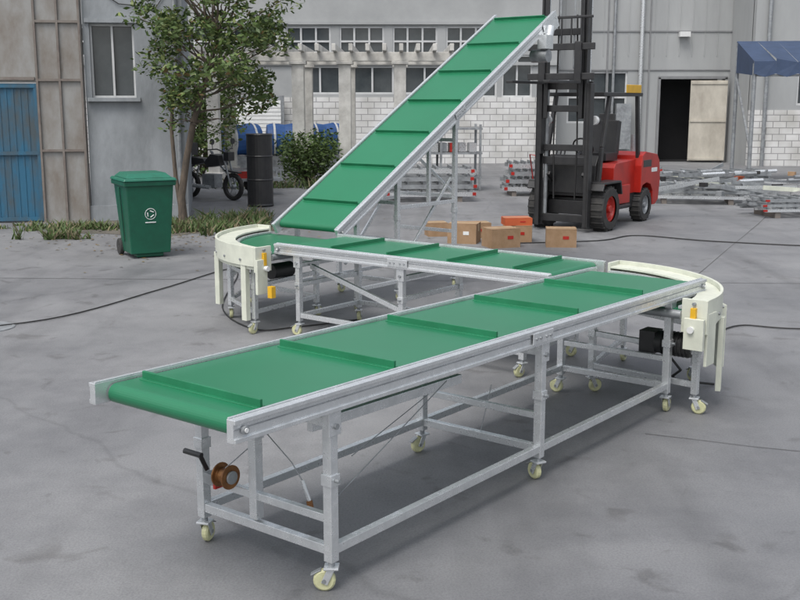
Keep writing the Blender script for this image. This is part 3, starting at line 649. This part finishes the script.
for z in(.3,.85,1.4):
    rk.box('shelf',STEELD,(0,0,z),(1.9,.74,.04))
for i in range(8): rk.box('stock',R.choice([STEEL,RED,CARD,STEELD]),(-.8+i*.22,R.uniform(-.1,.1),.87+.11),(.16,.4,.2)); rk.cyl('roll',R.choice([STEEL,RUBBER]),(-.8+i*.22,-.3,.42),(-.8+i*.22,.3,.42),.09)
rk.done()
def carton(x,y,deg,s,m=CARD,z=0,open_=False):
    o=Obj('cardboard_box',TR(x,y,z,deg)); o.box('carton',m,(0,0,s[2]/2),s); o.box('tape',TAPE,(0,0,s[2]+.006),(s[0]*1.004,.05,.003)); 
    o.box('tape',TAPE,(s[0]/2+.001,0,s[2]*.8),(.003,.05,s[2]*.38)); o.box('label',RED if R.random()<.5 else WHITE,(.15*s[0],-s[1]/2-.002,s[2]*.55),(s[0]*.2,.003,s[2]*.18))
    for q in(-1,1): o.box('flap',m,(0,q*s[1]*.255,s[2]+.003),(s[0],s[1]*.48,.004),0,0,q*.02)
    o.done()
carton(.93,15.2,-15,(.42,.36,.28)); carton(1.42,14.75,20,(.44,.34,.26)); carton(1.72,15.35,-8,(.42,.36,.24)); carton(1.70,15.33,6,(.40,.3,.10),ORG,.245); carton(2.27,14.8,-6,(.42,.34,.25)); carton(.55,16.0,10,(.3,.3,.2)); 
carton(1.15,15.8,10,(.38,.3,.22))
for i,(x,y) in enumerate([(-3.3,30.5),(-2.2,30.8),(-4.5,30.2)]):
    o=Obj('tarpaulin_roll',TR(x,y,0,10*i)); 
    o.lathe('roll',BLUET,(0,0,.95),(1,.2,0),[(0,-.55),(.42,-.5),(.46,-.3),(.42,0),(.47,.3),(.43,.5),(0,.55)],18); o.box('cradle',STEELD,(0,0,.25),(.9,.7,.5)); 
    for k in(-.3,.3): o.lathe('strap',WHITE,(k,k*.2,.95),(1,.2,0),[(.475,-.03),(.48,0),(.475,.03)],18)
    o.done()
sd=Obj('roller_shutter_door',TR(-4.7,34.7)); sd.box('frame',STEELD,(0,0,1.1),(1.9,.1,2.2)); 
for i in range(16): sd.box('slat',WHITE,(0,-.06,.12+i*.125),(1.7,.03,.11))
sd.done()
rs=Obj('red_pallet_trolley',TR(3.3,22.6,0,10)); rs.box('deck',RED,(0,0,.25),(.8,.5,.05)); rs.box('load',WHITE,(0,0,.42),(.6,.4,.28)); rs.tube('handle',RED,[(-.4,-.2,.25),(-.5,-.2,.9),(-.5,.2,.9),(-.4,.2,.25)],.015)
for x in(-.3,.3):
    for y in(-.2,.2): rs.cyl('wheel',RUBBER,(x,y-.03,.1),(x,y+.03,.1),.1)
rs.done()

# cables
def cable(name,pts,r=.009):
    o=Obj(name); P=[Vector(p) for p in pts]; out=[]
    for i in range(len(P)-1):
        p0=P[max(i-1,0)];p1=P[i];p2=P[i+1];p3=P[min(i+2,len(P)-1)]
        for k in range(8):
            t=k/8; out.append(.5*((2*p1)+(-p0+p2)*t+(2*p0-5*p1+4*p2-p3)*t*t+(-p0+3*p1-3*p2+p3)*t**3))
    out.append(P[-1]); o.tube(name,CABLE,out,r,6); o.done()
cable('power_cable',[(-4.6,8.9,.012),(-3.3,9.6,.012),(-2.6,11.2,.012),(-2.1,12.6,.012),(-1.9,12.2,.012),(-1.75,10.2,.012),(-1.3,9.2,.012),(-.9,9.3,.012),(-.4,9.6,.012)],.007)
cable('power_cable',[(2.3,8.2,.012),(3.0,9.3,.012),(3.6,9.2,.012),(5.5,9.1,.012)],.007)
cable('power_cable',[(1.6,15.0,.012),(2.9,15.3,.012),(3.6,15.9,.012),(4.6,15.2,.012),(6.4,14.6,.012),(8,15.2,.012)])
mc=Obj('manhole_cover',TR(-3.72,9.3)); mc.lathe('manhole_cover',STEELD,(0,0,0),(0,0,1),[(.24,.001),(.24,.008),(.22,.012),(.21,.008),(0,.008)],32); mc.done()

# ---------------------------------------------------------------- light
w=bpy.data.worlds.new('World'); sc.world=w; w.use_nodes=True; nt=w.node_tree
bg=nt.nodes['Background']; sk_=nt.nodes.new('ShaderNodeTexSky'); sk_.sky_type='NISHITA'; sk_.sun_disc=False
EL,AZ=math.radians(62),math.radians(-150)
sk_.sun_elevation=EL; sk_.sun_rotation=AZ; sk_.dust_density=4; sk_.air_density=1
hs=nt.nodes.new('ShaderNodeHueSaturation'); hs.inputs['Saturation'].default_value=.36; hs.inputs['Value'].default_value=1.55
nt.links.new(sk_.outputs['Color'],hs.inputs['Color']); nt.links.new(hs.outputs['Color'],bg.inputs['Color']); bg.inputs['Strength'].default_value=.15
sl_=bpy.data.lights.new('sun','SUN'); sl_.energy=1.45; sl_.angle=math.radians(26); sl_.color=(1,.97,.93)
so=bpy.data.objects.new('sun',sl_); sc.collection.objects.link(so)
d=Vector((math.sin(AZ)*math.cos(EL),math.cos(AZ)*math.cos(EL),math.sin(EL)))
so.rotation_euler=d.to_track_quat('Z','Y').to_euler()
# ---------------------------------------------------------------- camera
cam=bpy.data.cameras.new('camera'); co=bpy.data.objects.new('camera',cam); sc.collection.objects.link(co); sc.camera=co
cam.sensor_width=36; cam.lens=36*1055/800; cam.clip_end=1000
co.location=(0,0,2.0); co.rotation_euler=(math.radians(90-10.63),0,0)
